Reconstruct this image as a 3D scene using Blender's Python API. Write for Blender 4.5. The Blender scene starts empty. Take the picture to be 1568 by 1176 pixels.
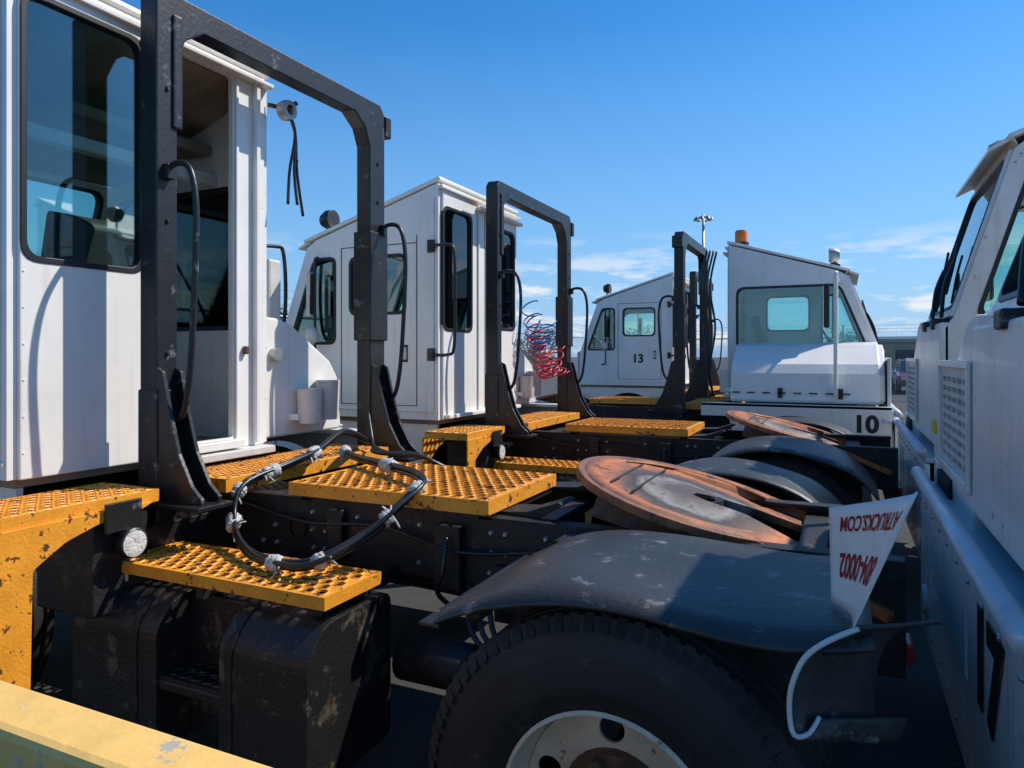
import bpy, bmesh, math, random
from mathutils import Vector, Matrix
from mathutils.geometry import tessellate_polygon
random.seed(7)
scene=bpy.context.scene
col=scene.collection
scene.view_settings.view_transform='Standard'
scene.view_settings.look='None'
scene.view_settings.exposure=0
rad=math.radians

# ------------------------------------------------------------ materials
def mat(name, base, rough=.5, metal=0, dirt=.25, dscale=4, wear=None, wscale=14, wth=.62, wsoft=.04, bump=.1, bscale=60, streak=0, spec=.5, coat=0):
    m=bpy.data.materials.new(name); m.use_nodes=True
    nt=m.node_tree; N=nt.nodes; L=nt.links
    b=N['Principled BSDF']
    b.inputs['Roughness'].default_value=rough; b.inputs['Metallic'].default_value=metal
    b.inputs['Specular IOR Level'].default_value=spec
    b.inputs['Coat Weight'].default_value=coat
    tc=N.new('ShaderNodeTexCoord')
    n1=N.new('ShaderNodeTexNoise'); n1.inputs['Scale'].default_value=dscale; n1.inputs['Detail'].default_value=8; n1.inputs['Roughness'].default_value=.65
    L.new(tc.outputs['Object'],n1.inputs['Vector'])
    r1=N.new('ShaderNodeValToRGB'); r1.color_ramp.elements[0].position=.35; r1.color_ramp.elements[1].position=.65
    L.new(n1.outputs['Fac'],r1.inputs['Fac'])
    mx=N.new('ShaderNodeMix'); mx.data_type='RGBA'
    L.new(r1.outputs['Color'],mx.inputs[0])
    mx.inputs[6].default_value=(base[0]*(1-dirt),base[1]*(1-dirt),base[2]*(1-dirt*1.15),1)
    mx.inputs[7].default_value=(*base,1)
    out=mx.outputs[2]
    if streak>0:
        mp=N.new('ShaderNodeMapping'); mp.inputs['Scale'].default_value=(22,22,1.1)
        L.new(tc.outputs['Object'],mp.inputs['Vector'])
        n3=N.new('ShaderNodeTexNoise'); n3.inputs['Scale'].default_value=1; n3.inputs['Detail'].default_value=5
        L.new(mp.outputs[0],n3.inputs['Vector'])
        r3=N.new('ShaderNodeValToRGB'); r3.color_ramp.elements[0].position=.56; r3.color_ramp.elements[1].position=.80
        r3.color_ramp.elements[1].color=(streak,streak,streak,1)
        L.new(n3.outputs['Fac'],r3.inputs['Fac'])
        m3=N.new('ShaderNodeMix'); m3.data_type='RGBA'
        L.new(r3.outputs['Color'],m3.inputs[0]); L.new(out,m3.inputs[6]); m3.inputs[7].default_value=(.36,.27,.17,1)
        out=m3.outputs[2]
    if wear:
        n2=N.new('ShaderNodeTexNoise'); n2.inputs['Scale'].default_value=wscale; n2.inputs['Detail'].default_value=10; n2.inputs['Roughness'].default_value=.7
        L.new(tc.outputs['Object'],n2.inputs['Vector'])
        r2=N.new('ShaderNodeValToRGB'); r2.color_ramp.elements[0].position=wth; r2.color_ramp.elements[1].position=wth+wsoft
        L.new(n2.outputs['Fac'],r2.inputs['Fac'])
        m2=N.new('ShaderNodeMix'); m2.data_type='RGBA'
        L.new(r2.outputs['Color'],m2.inputs[0]); L.new(out,m2.inputs[6]); m2.inputs[7].default_value=(*wear,1)
        out=m2.outputs[2]
    L.new(out,b.inputs['Base Color'])
    if bump>0:
        nb=N.new('ShaderNodeTexNoise'); nb.inputs['Scale'].default_value=bscale; nb.inputs['Detail'].default_value=4
        L.new(tc.outputs['Object'],nb.inputs['Vector'])
        bp=N.new('ShaderNodeBump'); bp.inputs['Strength'].default_value=bump; bp.inputs['Distance'].default_value=.01
        L.new(nb.outputs['Fac'],bp.inputs['Height']); L.new(bp.outputs[0],b.inputs['Normal'])
    return m

M={}
M['white']=mat('white_paint',(.88,.85,.79),.34,dirt=.10,dscale=2.2,wear=(.30,.17,.09),wscale=15,wth=.69,wsoft=.02,bump=.25,bscale=3.5,streak=.24,coat=.1)
M['rwhite']=mat('rust_spotted_white_paint',(.85,.83,.78),.36,dirt=.18,dscale=3,wear=(.36,.17,.07),wscale=13,wth=.64,wsoft=.025,bump=.3,bscale=5,streak=.6,coat=.1)
M['greywhite']=mat('aged_white_paint',(.67,.65,.61),.5,dirt=.2,dscale=6,wear=(.3,.2,.12),wscale=20,wth=.68,bump=.08)
M['liner']=mat('cab_liner',(.32,.26,.19),.8,dirt=.5,dscale=3)
M['yellow']=mat('yellow_paint',(.95,.375,.03),.45,dirt=.25,dscale=9,wear=(.09,.04,.02),wscale=18,wth=.575,wsoft=.03,bump=.25,bscale=90)
M['cream']=mat('faded_yellow_paint',(.88,.54,.16),.6,dirt=.2,dscale=7,wear=(.42,.38,.30),wscale=9,wth=.60,wsoft=.015,bump=.15)
M['black']=mat('black_steel',(.017,.017,.018),.4,dirt=.4,dscale=8,wear=(.13,.13,.13),wscale=10,wth=.60,wsoft=.05,bump=.15,bscale=50)
M['frame']=mat('black_chassis',(.012,.011,.010),.6,dirt=.4,dscale=8,wear=(.07,.05,.035),wscale=11,wth=.57,wsoft=.10,bump=.3,bscale=40)
M['plastic']=mat('black_plastic',(.014,.014,.014),.45,dirt=.3,dscale=5,wear=(.105,.08,.055),wscale=7,wth=.565,wsoft=.07,bump=.35,bscale=70)
M['fender']=mat('fender_rubber',(.036,.035,.034),.45,dirt=.4,dscale=3,wear=(.19,.18,.17),wscale=9,wth=.575,wsoft=.09,bump=.25)
M['tyre']=mat('tyre_rubber',(.019,.018,.017),.68,dirt=.35,dscale=7,wear=(.055,.048,.04),wscale=10,wth=.56,wsoft=.15,bump=.3,bscale=120)
M['rim']=mat('wheel_steel',(.76,.63,.46),.5,dirt=.25,dscale=10,wear=(.26,.12,.05),wscale=16,wth=.60,wsoft=.05,bump=.2)
M['rust']=mat('rusty_steel',(.20,.09,.05),.8,dirt=.5,dscale=10,wear=(.08,.06,.05),wscale=14,wth=.52,wsoft=.1,bump=.4)
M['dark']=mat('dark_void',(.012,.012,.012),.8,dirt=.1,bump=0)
M['gasket']=mat('window_gasket',(.015,.015,.016),.45,dirt=.2,bump=0)
M['hose']=mat('rubber_hose',(.015,.015,.016),.35,dirt=.2,bump=.1)
M['tape']=mat('white_tape',(.62,.62,.60),.45,dirt=.35,dscale=60,bump=.9,bscale=110)
M['redh']=mat('red_hose',(.60,.02,.03),.3,dirt=.1,bump=0)
M['blueh']=mat('blue_hose',(.03,.14,.45),.3,dirt=.1,bump=0)
M['galv']=mat('galvanised_steel',(.45,.46,.47),.45,metal=.6,dirt=.25,bump=.05)
M['rail']=mat('painted_rail',(.60,.66,.74),.35,metal=.1,dirt=.2,bump=.05,wear=(.3,.2,.12),wscale=12,wth=.66)
M['asphalt']=mat('asphalt',(.055,.054,.052),.9,dirt=.35,dscale=1.2,wear=(.12,.115,.11),wscale=60,wth=.60,wsoft=.1,bump=.6,bscale=150)
M['seat']=mat('seat_vinyl',(.03,.03,.032),.6,bump=.1)
M['lens']=mat('lamp_lens',(.75,.75,.72),.1,dirt=.3,dscale=60,bump=.6,bscale=90)
M['mirror']=mat('mirror_face',(.8,.8,.8),.05,metal=1,dirt=.05,bump=0)
M['num']=mat('black_decal',(.015,.015,.015),.4,dirt=.1,bump=0)
M['redtxt']=mat('red_print',(.60,.04,.04),.4,dirt=.15,bump=0)
M['flapw']=mat('printed_flap',(.82,.80,.77),.4,dirt=.15,dscale=8,bump=.05)
M['build']=mat('warehouse_wall',(.42,.34,.20),.8,dirt=.15,bump=0)
M['roofm']=mat('warehouse_roof',(.40,.38,.33),.7,dirt=.15,bump=0)
M['leaf']=mat('foliage',(.06,.10,.03),.7,dirt=.5,dscale=2,bump=0)
M['bark']=mat('bark',(.10,.07,.05),.9,bump=.5)
M['yl']=mat('yellow_label',(.80,.62,.05),.5,dirt=.1,bump=0)
M['orangelens']=mat('amber_lens',(1.0,.20,.01),.2,dirt=.1,bump=0)

def glass(name,tint,extra=.06):
    m=bpy.data.materials.new(name); m.use_nodes=True; nt=m.node_tree; N=nt.nodes; L=nt.links
    N.remove(N['Principled BSDF'])
    o=N['Material Output']; t=N.new('ShaderNodeBsdfTransparent'); t.inputs[0].default_value=(*tint,1)
    g=N.new('ShaderNodeBsdfGlossy'); g.inputs['Roughness'].default_value=.02; g.inputs[0].default_value=(.95,1,1,1)
    f=N.new('ShaderNodeFresnel'); f.inputs[0].default_value=1.45
    a=N.new('ShaderNodeMath'); a.operation='ADD'; a.inputs[1].default_value=extra
    L.new(f.outputs[0],a.inputs[0])
    mx=N.new('ShaderNodeMixShader'); L.new(a.outputs[0],mx.inputs[0]); L.new(t.outputs[0],mx.inputs[1]); L.new(g.outputs[0],mx.inputs[2])
    L.new(mx.outputs[0],o.inputs[0]); return m
M['glass']=glass('tinted_glass',(.75,.91,.89),.05)
M['cglass']=glass('car_glass',(.15,.17,.18),.1)

def fw_mat():
    m=bpy.data.materials.new('fifth_wheel_steel'); m.use_nodes=True; nt=m.node_tree; N=nt.nodes; L=nt.links
    b=N['Principled BSDF']; b.inputs['Roughness'].default_value=.55; b.inputs['Metallic'].default_value=.15
    tc=N.new('ShaderNodeTexCoord'); 
    mp=N.new('ShaderNodeMapping'); mp.inputs['Scale'].default_value=(1,1,0); L.new(tc.outputs['Object'],mp.inputs[0])
    ln=N.new('ShaderNodeVectorMath'); ln.operation='LENGTH'; L.new(mp.outputs[0],ln.inputs[0])
    n=N.new('ShaderNodeTexNoise'); n.inputs['Scale'].default_value=7; n.inputs['Detail'].default_value=9; L.new(tc.outputs['Object'],n.inputs['Vector'])
    s=N.new('ShaderNodeMath'); s.operation='MULTIPLY_ADD'; s.inputs[1].default_value=.18; L.new(n.outputs['Fac'],s.inputs[0]); L.new(ln.outputs['Value'],s.inputs[2])
    r=N.new('ShaderNodeValToRGB'); cr=r.color_ramp
    cr.elements[0].position=.0; cr.elements[0].color=(.06,.055,.05,1)
    cr.elements[1].position=1; cr.elements[1].color=(.60,.16,.045,1)
    for p,c in ((.20,(.09,.075,.065,1)),(.29,(.26,.24,.22,1)),(.34,(.03,.026,.024,1)),(.40,(.12,.07,.045,1)),(.44,(.34,.12,.05,1)),(.50,(.54,.17,.05,1)),(.56,(.18,.085,.05,1)),(.61,(.34,.12,.05,1)),(.66,(.60,.16,.045,1))):
        e=cr.elements.new(p); e.color=c
    L.new(s.outputs[0],r.inputs[0])
    n2=N.new('ShaderNodeTexNoise'); n2.inputs['Scale'].default_value=12; n2.inputs['Detail'].default_value=11; n2.inputs['Roughness'].default_value=.78; L.new(tc.outputs['Object'],n2.inputs['Vector'])
    r2=N.new('ShaderNodeValToRGB'); r2.color_ramp.elements[0].position=.53; r2.color_ramp.elements[1].position=.60; L.new(n2.outputs['Fac'],r2.inputs[0])
    mx=N.new('ShaderNodeMix'); mx.data_type='RGBA'; L.new(r2.outputs[0],mx.inputs[0]); L.new(r.outputs[0],mx.inputs[6]); mx.inputs[7].default_value=(.10,.05,.028,1)
    L.new(mx.outputs[2],b.inputs['Base Color'])
    bp=N.new('ShaderNodeBump'); bp.inputs['Strength'].default_value=.5; bp.inputs['Distance'].default_value=.01; L.new(n2.outputs['Fac'],bp.inputs['Height']); L.new(bp.outputs[0],b.inputs['Normal'])
    return m
M['fw']=fw_mat()

# ------------------------------------------------------------ helpers
def add(name,me,m,parent,smooth=False,bevel=0):
    o=bpy.data.objects.new(name,me); col.objects.link(o)
    if m is not None: me.materials.append(M[m])
    if parent is not None: o.parent=parent
    if smooth:
        for p in me.polygons: p.use_smooth=True
    if bevel:
        md=o.modifiers.new('bev','BEVEL'); md.width=bevel; md.segments=2; md.limit_method='ANGLE'; md.angle_limit=rad(40)
    return o
def mesh(name,v,f,m,parent,smooth=False,bevel=0,fix=True):
    me=bpy.data.meshes.new(name); me.from_pydata([tuple(a) for a in v],[],f); me.update()
    if fix:
        bm=bmesh.new(); bm.from_mesh(me); bmesh.ops.recalc_face_normals(bm,faces=bm.faces); bm.to_mesh(me); bm.free()
    return add(name,me,m,parent,smooth,bevel)
def boxvf(x0,x1,y0,y1,z0,z1):
    v=[(x0,y0,z0),(x1,y0,z0),(x1,y1,z0),(x0,y1,z0),(x0,y0,z1),(x1,y0,z1),(x1,y1,z1),(x0,y1,z1)]
    f=[(0,3,2,1),(4,5,6,7),(0,1,5,4),(1,2,6,5),(2,3,7,6),(3,0,4,7)]
    return v,f
def box(name,x0,x1,y0,y1,z0,z1,m,parent,bevel=.006):
    v,f=boxvf(x0,x1,y0,y1,z0,z1); return mesh(name,v,f,m,parent,bevel=bevel)
def boxes(name,L_,m,parent,bevel=0):
    V=[];F=[]
    for b in L_:
        v,f=boxvf(*b); n=len(V); V+=v; F+=[tuple(i+n for i in q) for q in f]
    return mesh(name,V,F,m,parent,bevel=bevel)
MY=lambda off: Matrix(((1,0,0,0),(0,0,-1,off),(0,1,0,0),(0,0,0,1)))
MX=lambda off: Matrix(((0,0,1,off),(1,0,0,0),(0,1,0,0),(0,0,0,1)))
MZ=lambda off: Matrix(((1,0,0,0),(0,1,0,0),(0,0,1,off),(0,0,0,1)))
def panel(name,outer,holes,t,Mx,m,parent,bevel=0,smooth=False):
    loops=[outer]+list(holes)
    tri=tessellate_polygon([[Vector((p[0],p[1],0)) for p in lp] for lp in loops])
    flat=[p for lp in loops for p in lp]; n=len(flat)
    V=[Mx@Vector((p[0],p[1],t/2)) for p in flat]+[Mx@Vector((p[0],p[1],-t/2)) for p in flat]
    F=[tuple(a) for a in tri]+[(a[2]+n,a[1]+n,a[0]+n) for a in tri]
    k=0
    for lp in loops:
        c=len(lp)
        for i in range(c):
            j=(i+1)%c; F.append((k+i,k+j,k+j+n,k+i+n))
        k+=c
    o=mesh(name,V,F,m,parent,bevel=bevel)
    return o
def rnd(pts,r,seg=5):
    out=[];n=len(pts)
    for i in range(n):
        p=Vector(pts[i]).to_2d(); a=Vector(pts[i-1]).to_2d(); b=Vector(pts[(i+1)%n]).to_2d()
        da=(a-p); db=(b-p); ra=min(r,da.length*.45); rb=min(r,db.length*.45)
        A=p+da.normalized()*ra; B=p+db.normalized()*rb
        for s in range(seg+1):
            t=s/seg; q=A*(1-t)**2+p*2*t*(1-t)+B*t*t; out.append((q.x,q.y))
    return out
def offset(pts,d):
    n=len(pts); area=sum(pts[i][0]*pts[(i+1)%n][1]-pts[(i+1)%n][0]*pts[i][1] for i in range(n))
    sg=1 if area>0 else -1
    out=[]
    for i in range(n):
        p=Vector(pts[i]); a=Vector(pts[i-1]); b=Vector(pts[(i+1)%n])
        e1=(p-a).normalized(); e2=(b-p).normalized()
        n1=Vector((e1.y,-e1.x))*sg; n2=Vector((e2.y,-e2.x))*sg
        m_=(n1+n2); l=m_.length
        m_=m_/l if l>1e-6 else n1
        c=max(.5,m_.dot(n1)); out.append(tuple(p+m_*(d/c)))
    return out
def window(name,pts,r,Mx,parent,side=1,proud=.014,g='glass'):
    inner=rnd(offset(pts,-.012),r); outer=rnd(offset(pts,.014),r+.01)
    panel(name+'_gasket',outer,[inner],.05,Mx,'gasket',parent,bevel=.004)
    panel(name+'_glass',rnd(pts,r),[],.004,Mx,g,parent)
def cat(pts,n=8,closed=False):
    P=[Vector(p) for p in pts]; out=[]
    m_=len(P)
    rng=range(m_ if closed else m_-1)
    for i in rng:
        p0=P[i-1] if (i>0 or closed) else P[0]; p1=P[i]; p2=P[(i+1)%m_]; p3=P[(i+2)%m_] if (i+2<m_ or closed) else P[-1]
        for s in range(n):
            t=s/n
            out.append(.5*((2*p1)+(-p0+p2)*t+(2*p0-5*p1+4*p2-p3)*t*t+(-p0+3*p1-3*p2+p3)*t**3))
    if not closed: out.append(P[-1])
    return out
def tube(name,pts,r,m,parent,seg=8,smoothpath=True,n=6,closed=False,rf=None):
    P=cat(pts,n,closed) if smoothpath else [Vector(p) for p in pts]
    N_=len(P); V=[];F=[]
    T0=(P[1]-P[0]).normalized(); up=Vector((0,0,1)) if abs(T0.z)<.9 else Vector((1,0,0))
    nrm=T0.cross(up).normalized()
    for i,p in enumerate(P):
        if closed: T=(P[(i+1)%N_]-P[i-1])
        else: T=(P[min(i+1,N_-1)]-P[max(i-1,0)])
        if T.length<1e-9: T=T0
        T=T.normalized(); nrm=(nrm-T*nrm.dot(T)); 
        nrm=nrm.normalized() if nrm.length>1e-6 else T.orthogonal().normalized()
        b=T.cross(nrm)
        rr=r if rf is None else r*rf(i/(N_-1))
        for k in range(seg):
            a=2*math.pi*k/seg; V.append(p+nrm*math.cos(a)*rr+b*math.sin(a)*rr)
    for i in range(N_ if closed else N_-1):
        j=(i+1)%N_
        for k in range(seg):
            l=(k+1)%seg; F.append((i*seg+k,i*seg+l,j*seg+l,j*seg+k))
    if not closed:
        F.append(tuple(range(seg))); F.append(tuple((N_-1)*seg+k for k in range(seg)))
    return mesh(name,V,F,m,parent,smooth=True)
def lathe(name,prof,axis,c,m,parent,seg=48,smooth=True,caps=False):
    V=[];F=[];n=len(prof)
    for s in range(seg):
        a=2*math.pi*s/seg; ca,sa=math.cos(a),math.sin(a)
        for (r,h) in prof:
            if axis=='Y': V.append((c[0]+r*ca,c[1]+h,c[2]+r*sa))
            elif axis=='Z': V.append((c[0]+r*ca,c[1]+r*sa,c[2]+h))
            else: V.append((c[0]+h,c[1]+r*ca,c[2]+r*sa))
    for s in range(seg):
        t=(s+1)%seg
        for i in range(n-1):
            F.append((s*n+i,s*n+i+1,t*n+i+1,t*n+i))
    if caps:
        F.append(tuple(s*n for s in range(seg))); F.append(tuple(s*n+n-1 for s in range(seg)))
    o=mesh(name,V,F,m,parent,smooth=smooth)
    if smooth:
        md=o.modifiers.new('es','EDGE_SPLIT'); md.split_angle=rad(38)
    return o
def cyl(name,c,r,h,axis,m,parent,seg=20,r2=None):
    r2=r if r2 is None else r2
    return lathe(name,[(r,-h/2),(r2,h/2)],axis,c,m,parent,seg,True,True)
def grate(name,x0,x1,y0,y1,z,parent,th=.05,cs=(.056,.045),m='yellow',alongy=False):
    V=[];F=[]
    lx=(y1-y0) if alongy else (x1-x0); ly=(x1-x0) if alongy else (y1-y0)
    bd=.014
    nx=max(2,int((lx-2*bd)/cs[0])); ny=max(2,int((ly-2*bd)/cs[1]))
    cx=(lx-2*bd)/nx; cy=(ly-2*bd)/ny
    def P(u,v,w):
        return (x0+v,y0+u,w) if alongy else (x0+u,y0+v,w)
    def quad(u0,u1,v0,v1):
        n=len(V); V.extend([P(u0,v0,z),P(u1,v0,z),P(u1,v1,z),P(u0,v1,z)]); F.append((n,n+1,n+2,n+3))
    quad(0,lx,0,bd); quad(0,lx,ly-bd,ly); quad(0,bd,bd,ly-bd); quad(lx-bd,lx,bd,ly-bd)
    for j in range(ny):
        v0=bd+j*cy; off=(cx/2 if j%2 else 0)
        cnt=nx-(1 if j%2 else 0)
        if j%2:
            quad(bd,bd+cx/2,v0,v0+cy); quad(lx-bd-cx/2,lx-bd,v0,v0+cy)
        for i in range(cnt):
            u0=bd+off+i*cx; uc=u0+cx/2; vc=v0+cy/2
            outer=[(u0,v0),(uc,v0),(u0+cx,v0),(u0+cx,vc),(u0+cx,v0+cy),(uc,v0+cy),(u0,v0+cy),(u0,vc)]
            n=len(V)
            for p in outer: V.append(P(*p,z))
            for k in range(8):
                a=math.pi*(1.25+.25*k); lift=.003+(k%2)*.003+random.random()*.002
                V.append(P(uc+math.cos(a)*cx*.42,vc+math.sin(a)*cy*.42,z+lift))
            for k in range(8):
                a=math.pi*(1.25+.25*k); V.append(P(uc+math.cos(a)*cx*.40,vc+math.sin(a)*cy*.40,z-.002))
            for k in range(8):
                l=(k+1)%8
                F.append((n+k,n+l,n+8+l,n+8+k)); F.append((n+8+k,n+8+l,n+16+l,n+16+k))
    me=bpy.data.meshes.new(name); me.from_pydata(V,[],F); me.update(); add(name,me,m,parent)
    e=.004
    boxes(name+'_flange',[(x0-e,x1+e,y0-e,y0,z-th,z+.002),(x0-e,x1+e,y1,y1+e,z-th,z+.002),(x0-e,x0,y0,y1,z-th,z+.002),(x1,x1+e,y0,y1,z-th,z+.002)],m,parent)
def text(name,s,size,loc,rot,m,parent,bold=.004,fn=None,sx=1):
    cu=bpy.data.curves.new('t','FONT'); cu.body=s; cu.size=size; cu.offset=bold; cu.align_x='CENTER'; cu.align_y='CENTER'
    cu.extrude=.0015
    o=bpy.data.objects.new('t',cu); col.objects.link(o); bpy.context.view_layer.update()
    dg=bpy.context.evaluated_depsgraph_get(); me=bpy.data.meshes.new_from_object(o.evaluated_get(dg)); bpy.data.objects.remove(o)
    me.materials.clear()
    if fn:
        for v in me.vertices: v.co=fn(v.co)
    o=add(name,me,m,parent)
    if not fn:
        o.location=loc; o.rotation_euler=rot; o.scale=(sx,1,1)
    return o
def empty(name,loc=(0,0,0),rz=0):
    e=bpy.data.objects.new(name,None); e.location=loc; e.rotation_euler=(0,0,rz); e.empty_display_size=.2; col.objects.link(e); return e
def rivets(name,L_,axis,sgn,m,parent,r=.007,h=.004):
    V=[];F=[]
    for (x,y,z) in L_:
        n=len(V)
        for (rr,hh) in ((r,0),(r*.6,h)):
            for i in range(6):
                t=math.pi*i/3; c,s=rr*math.cos(t),rr*math.sin(t)
                V.append((x+c,y+sgn*hh,z+s) if axis=='Y' else (x+sgn*hh,y+c,z+s))
        for i in range(6):
            j=(i+1)%6; F.append((n+i,n+j,n+6+j,n+6+i))
        F.append(tuple(n+6+i for i in range(6)))
    mesh(name,V,F,m,parent)

# ------------------------------------------------------------ wheel
def tyre(name,c,out,parent,R=.535,w=.27,fine=True):
    h=w/2
    prof=[(.285,-h*.80),(.31,-h*.93),(.33,-h*.955),(.334,-h*.975),(.36,-h*1.0),(.43,-h*1.02),(.452,-h*1.0),(.456,-h*.985),(.475,-h*.97),(.505,-h*.90),(R-.004,-h*.78)]
    tread=[]
    for g in (-.45,0,.45):
        tread+=[(R,(g-.09)*h),(R-.014,(g-.06)*h),(R-.014,(g+.06)*h),(R,(g+.09)*h)]
    prof=prof+tread+[(r,-a) for r,a in reversed(prof)]
    lathe(name,prof,'Y',c,'tyre',parent,72 if fine else 36)
    if fine:
        V=[];F=[]
        for s in range(76):
            a=2*math.pi*s/76
            for sd in (-1,1):
                for (r0,r1,y0,y1) in ((R-.038,R+.002,h*.80,h*.955),):
                    da=.025
                    n=len(V)
                    for (r,y) in ((r0,y0),(r1,y0-.01),(r1,y1-.03),(r0,y1+.006)):
                        for q in (-da,da):
                            V.append((c[0]+r*math.cos(a+q),c[1]+sd*y,c[2]+r*math.sin(a+q)))
                    F+=[(n,n+2,n+3,n+1),(n+2,n+4,n+5,n+3),(n+4,n+6,n+7,n+5),(n+6,n,n+1,n+7),(n,n+6,n+4,n+2),(n+1,n+3,n+5,n+7)]
        mesh(name+'_lugs',V,F,'tyre',parent)
def wheel(name,x,yo,out,parent,dual=True,fine=True,z=.45):
    w=.27; c=(x,yo-out*w/2,z)
    tyre(name+'_tyre',c,out,parent,fine=fine)
    if dual: tyre(name+'_inner_tyre',(x,yo-out*(w*1.5+.04),z),out,parent,fine=False)
    o=-out
    P=[(.288,.030),(.291,.018),(.281,.012),(.274,.03),(.268,.10),(.252,.135)]
    lathe(name+'_rim_barrel',[(r,h*o+ (yo-c[1])) for r,h in P],'Y',c,'rim',parent,64)
    outer=[(x+.256*math.cos(a),z+.256*math.sin(a)) for a in [2*math.pi*i/60 for i in range(60)]]
    holes=[]
    for k in range(5):
        a0=2*math.pi*(k+.3)/5
        holes.append([(x+.198*math.cos(a0)+.036*math.cos(b)*1.0,z+.198*math.sin(a0)+.036*math.sin(b)) for b in [2*math.pi*i/16 for i in range(16)]])
    panel(name+'_rim_disc',outer,holes,.012,MY(yo+o*.125),'rim',parent,bevel=.003)
    hb=[(.15,.12),(.145,.09),(.105,.085),(.10,.03),(.085,.0),(.0,-.005)]
    lathe(name+'_hub',[(r,h*o) for r,h in hb],'Y',(x,yo,z),'rust',parent,32)
    for k in range(10):
        a=2*math.pi*k/10
        cyl(name+'_nut_%d'%k,(x+.128*math.cos(a),yo+o*.075,z+.128*math.sin(a)),.018,.045,'Y','rust',parent,6)

# ------------------------------------------------------------ truck
def truck(x0,y0,rot=0,s=1.0,open_door=False,number=None,num_on=None,flared=False,fine=True,name='terminal_tractor',b=.22,fy0=-.80,fy1=.92,pw=.13,pwl=.085,FX=-2.83,ft=3.12,near_cab=False):
    T=empty(name,(x0,y0,0),rot)
    Z=lambda z: 1.12+(z-1.12)*s if z>1.12 else z
    a=-1.26
    XR=-3.07
    # ---- side walls
    prof=[(-3.07,1.14),(-3.07,3.02),(-4.30,2.645),(-4.395,2.58),(-4.70,1.76),(-4.75,1.70),(-4.75,1.14)]
    prof=[(x,Z(z)) for x,z in prof]
    w1=[(-3.93,2.0),(-3.38,2.0),(-3.38,2.47),(-3.93,2.47)]
    w2=[(-4.09,1.76),(-4.09,2.48),(-4.31,2.48),(-4.58,1.76)]
    w3=[(-3.17,1.74),(-3.17,2.48),(-4.31,2.48),(-4.60,1.74)]
    w1,w2,w3=[[(x,Z(z)) for x,z in w] for w in (w1,w2,w3)]
    panel('cab_side_wall',prof,[rnd(w1,.07),rnd(w2,.06)],.04,MY(a+.02),'white',T,bevel=.006)
    panel('cab_inner_side_wall',prof,[rnd(w3,.09)],.04,MY(b-.02),'white',T,bevel=.006)
    window('side_rear_window',w1,.07,MY(a+.02),T); window('side_front_window',w2,.06,MY(a+.02),T); window('side_window',w3,.09,MY(b-.02),T)
    sm=[]
    for xx,z0,z1 in ((-3.27,1.25,2.62),(-4.02,1.25,2.56)):
        sm.append((xx-.004,xx+.004,a-.0025,a+.01,Z(z0),Z(z1)))
    sm.append((-4.02,-3.27,a-.0025,a+.01,Z(2.556),Z(2.563))); sm.append((-4.02,-3.27,a-.0025,a+.01,Z(1.246),Z(1.252)))
    boxes('door_seams',sm,'gasket',T)
    boxes('rub_strip',[(-4.72,-3.08,a-.012,a,1.20,1.215),(-3.125,-3.105,a-.01,a,1.2,Z(2.9))],'white',T,bevel=.003)
    box('door_latch',-3.40,-3.36,a-.02,a,Z(1.62),Z(1.72),'greywhite',T)
    box('door_latch_recess',-3.405,-3.355,a-.004,a+.002,Z(1.60),Z(1.74),'gasket',T,0)
    rv=[(-3.16,a,1.25+i*.14) for i in range(12)]+[(-4.6+i*.14,a,1.17) for i in range(11)]+[(-4.3+i*.13,a,Z(2.60+i*.13*.30)) for i in range(9)]
    rivets('side_rivets',rv,'Y',-1,'white',T)
    rv=[(-4.6+i*.12,b,Z(1.66)) for i in range(12)]+[(-4.3+i*.12,b,Z(2.585+i*.12*.29)) for i in range(10)]
    rivets('inner_side_rivets',rv,'Y',1,'white',T)
    # ---- roof
    ov=.012 if not open_door else 0
    p0=Vector((-3.045,Z(3.04))); p1=Vector((-4.42,Z(2.628)))
    d=(p1-p0).normalized(); nn=Vector((-d.y,d.x)); nn= nn if nn.y>0 else -nn
    q=[p0,p1,p1+nn*.03,p0+nn*.035]
    panel('roof',[tuple(v) for v in q],[],(b-a)+2*ov,MY((a+b)/2),'white',T,bevel=.010)
    boxes('drip_rail',[(XR-.005,XR+.045,a-ov,b+ov,Z(2.975),Z(3.0))],'white',T,bevel=.006)
    # ---- windshield
    base=Vector((-4.70,0,Z(1.76))); top=Vector((-4.395,0,Z(2.58))); vd=(top-base); ln=vd.length; vd.normalize()
    nv=Vector((0,1,0)).cross(vd)
    Mw=Matrix(((0,vd.x,nv.x,base.x),(1,0,nv.y,0),(0,vd.z,nv.z,base.z),(0,0,0,1)))
    ws=[(a+.09,.06),(b-.09,.06),(b-.09,ln-.05),(a+.09,ln-.05)]
    panel('windshield_frame',[(a+.04,0),(b-.04,0),(b-.04,ln),(a+.04,ln)],[rnd(ws,.08)],.04,Mw,'white',T)
    window('windshield',ws,.08,Mw,T)
    sgn=-1 if (Mw@Vector((0,0,1))-Mw@Vector((0,0,0))).x>0 else 1
    for k,o_ in enumerate((.30,.80)):
        tube('wiper_%d'%k,[Mw@Vector((a+o_,.0,sgn*.04)),Mw@Vector((a+o_+.15,.22,sgn*.07)),Mw@Vector((a+o_+.35,.40,sgn*.05))],.013,'gasket',T)
        tube('wiper_blade_%d'%k,[Mw@Vector((a+o_+.10,.16,sgn*.05)),Mw@Vector((a+o_+.35,.40,sgn*.045)),Mw@Vector((a+o_+.5,.56,sgn*.05))],.010,'gasket',T,seg=6)
        box('wiper_motor_%d'%k,-4.80,-4.70,a+o_-.05,a+o_+.06,Z(1.70),Z(1.76),'black',T,.01)
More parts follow.
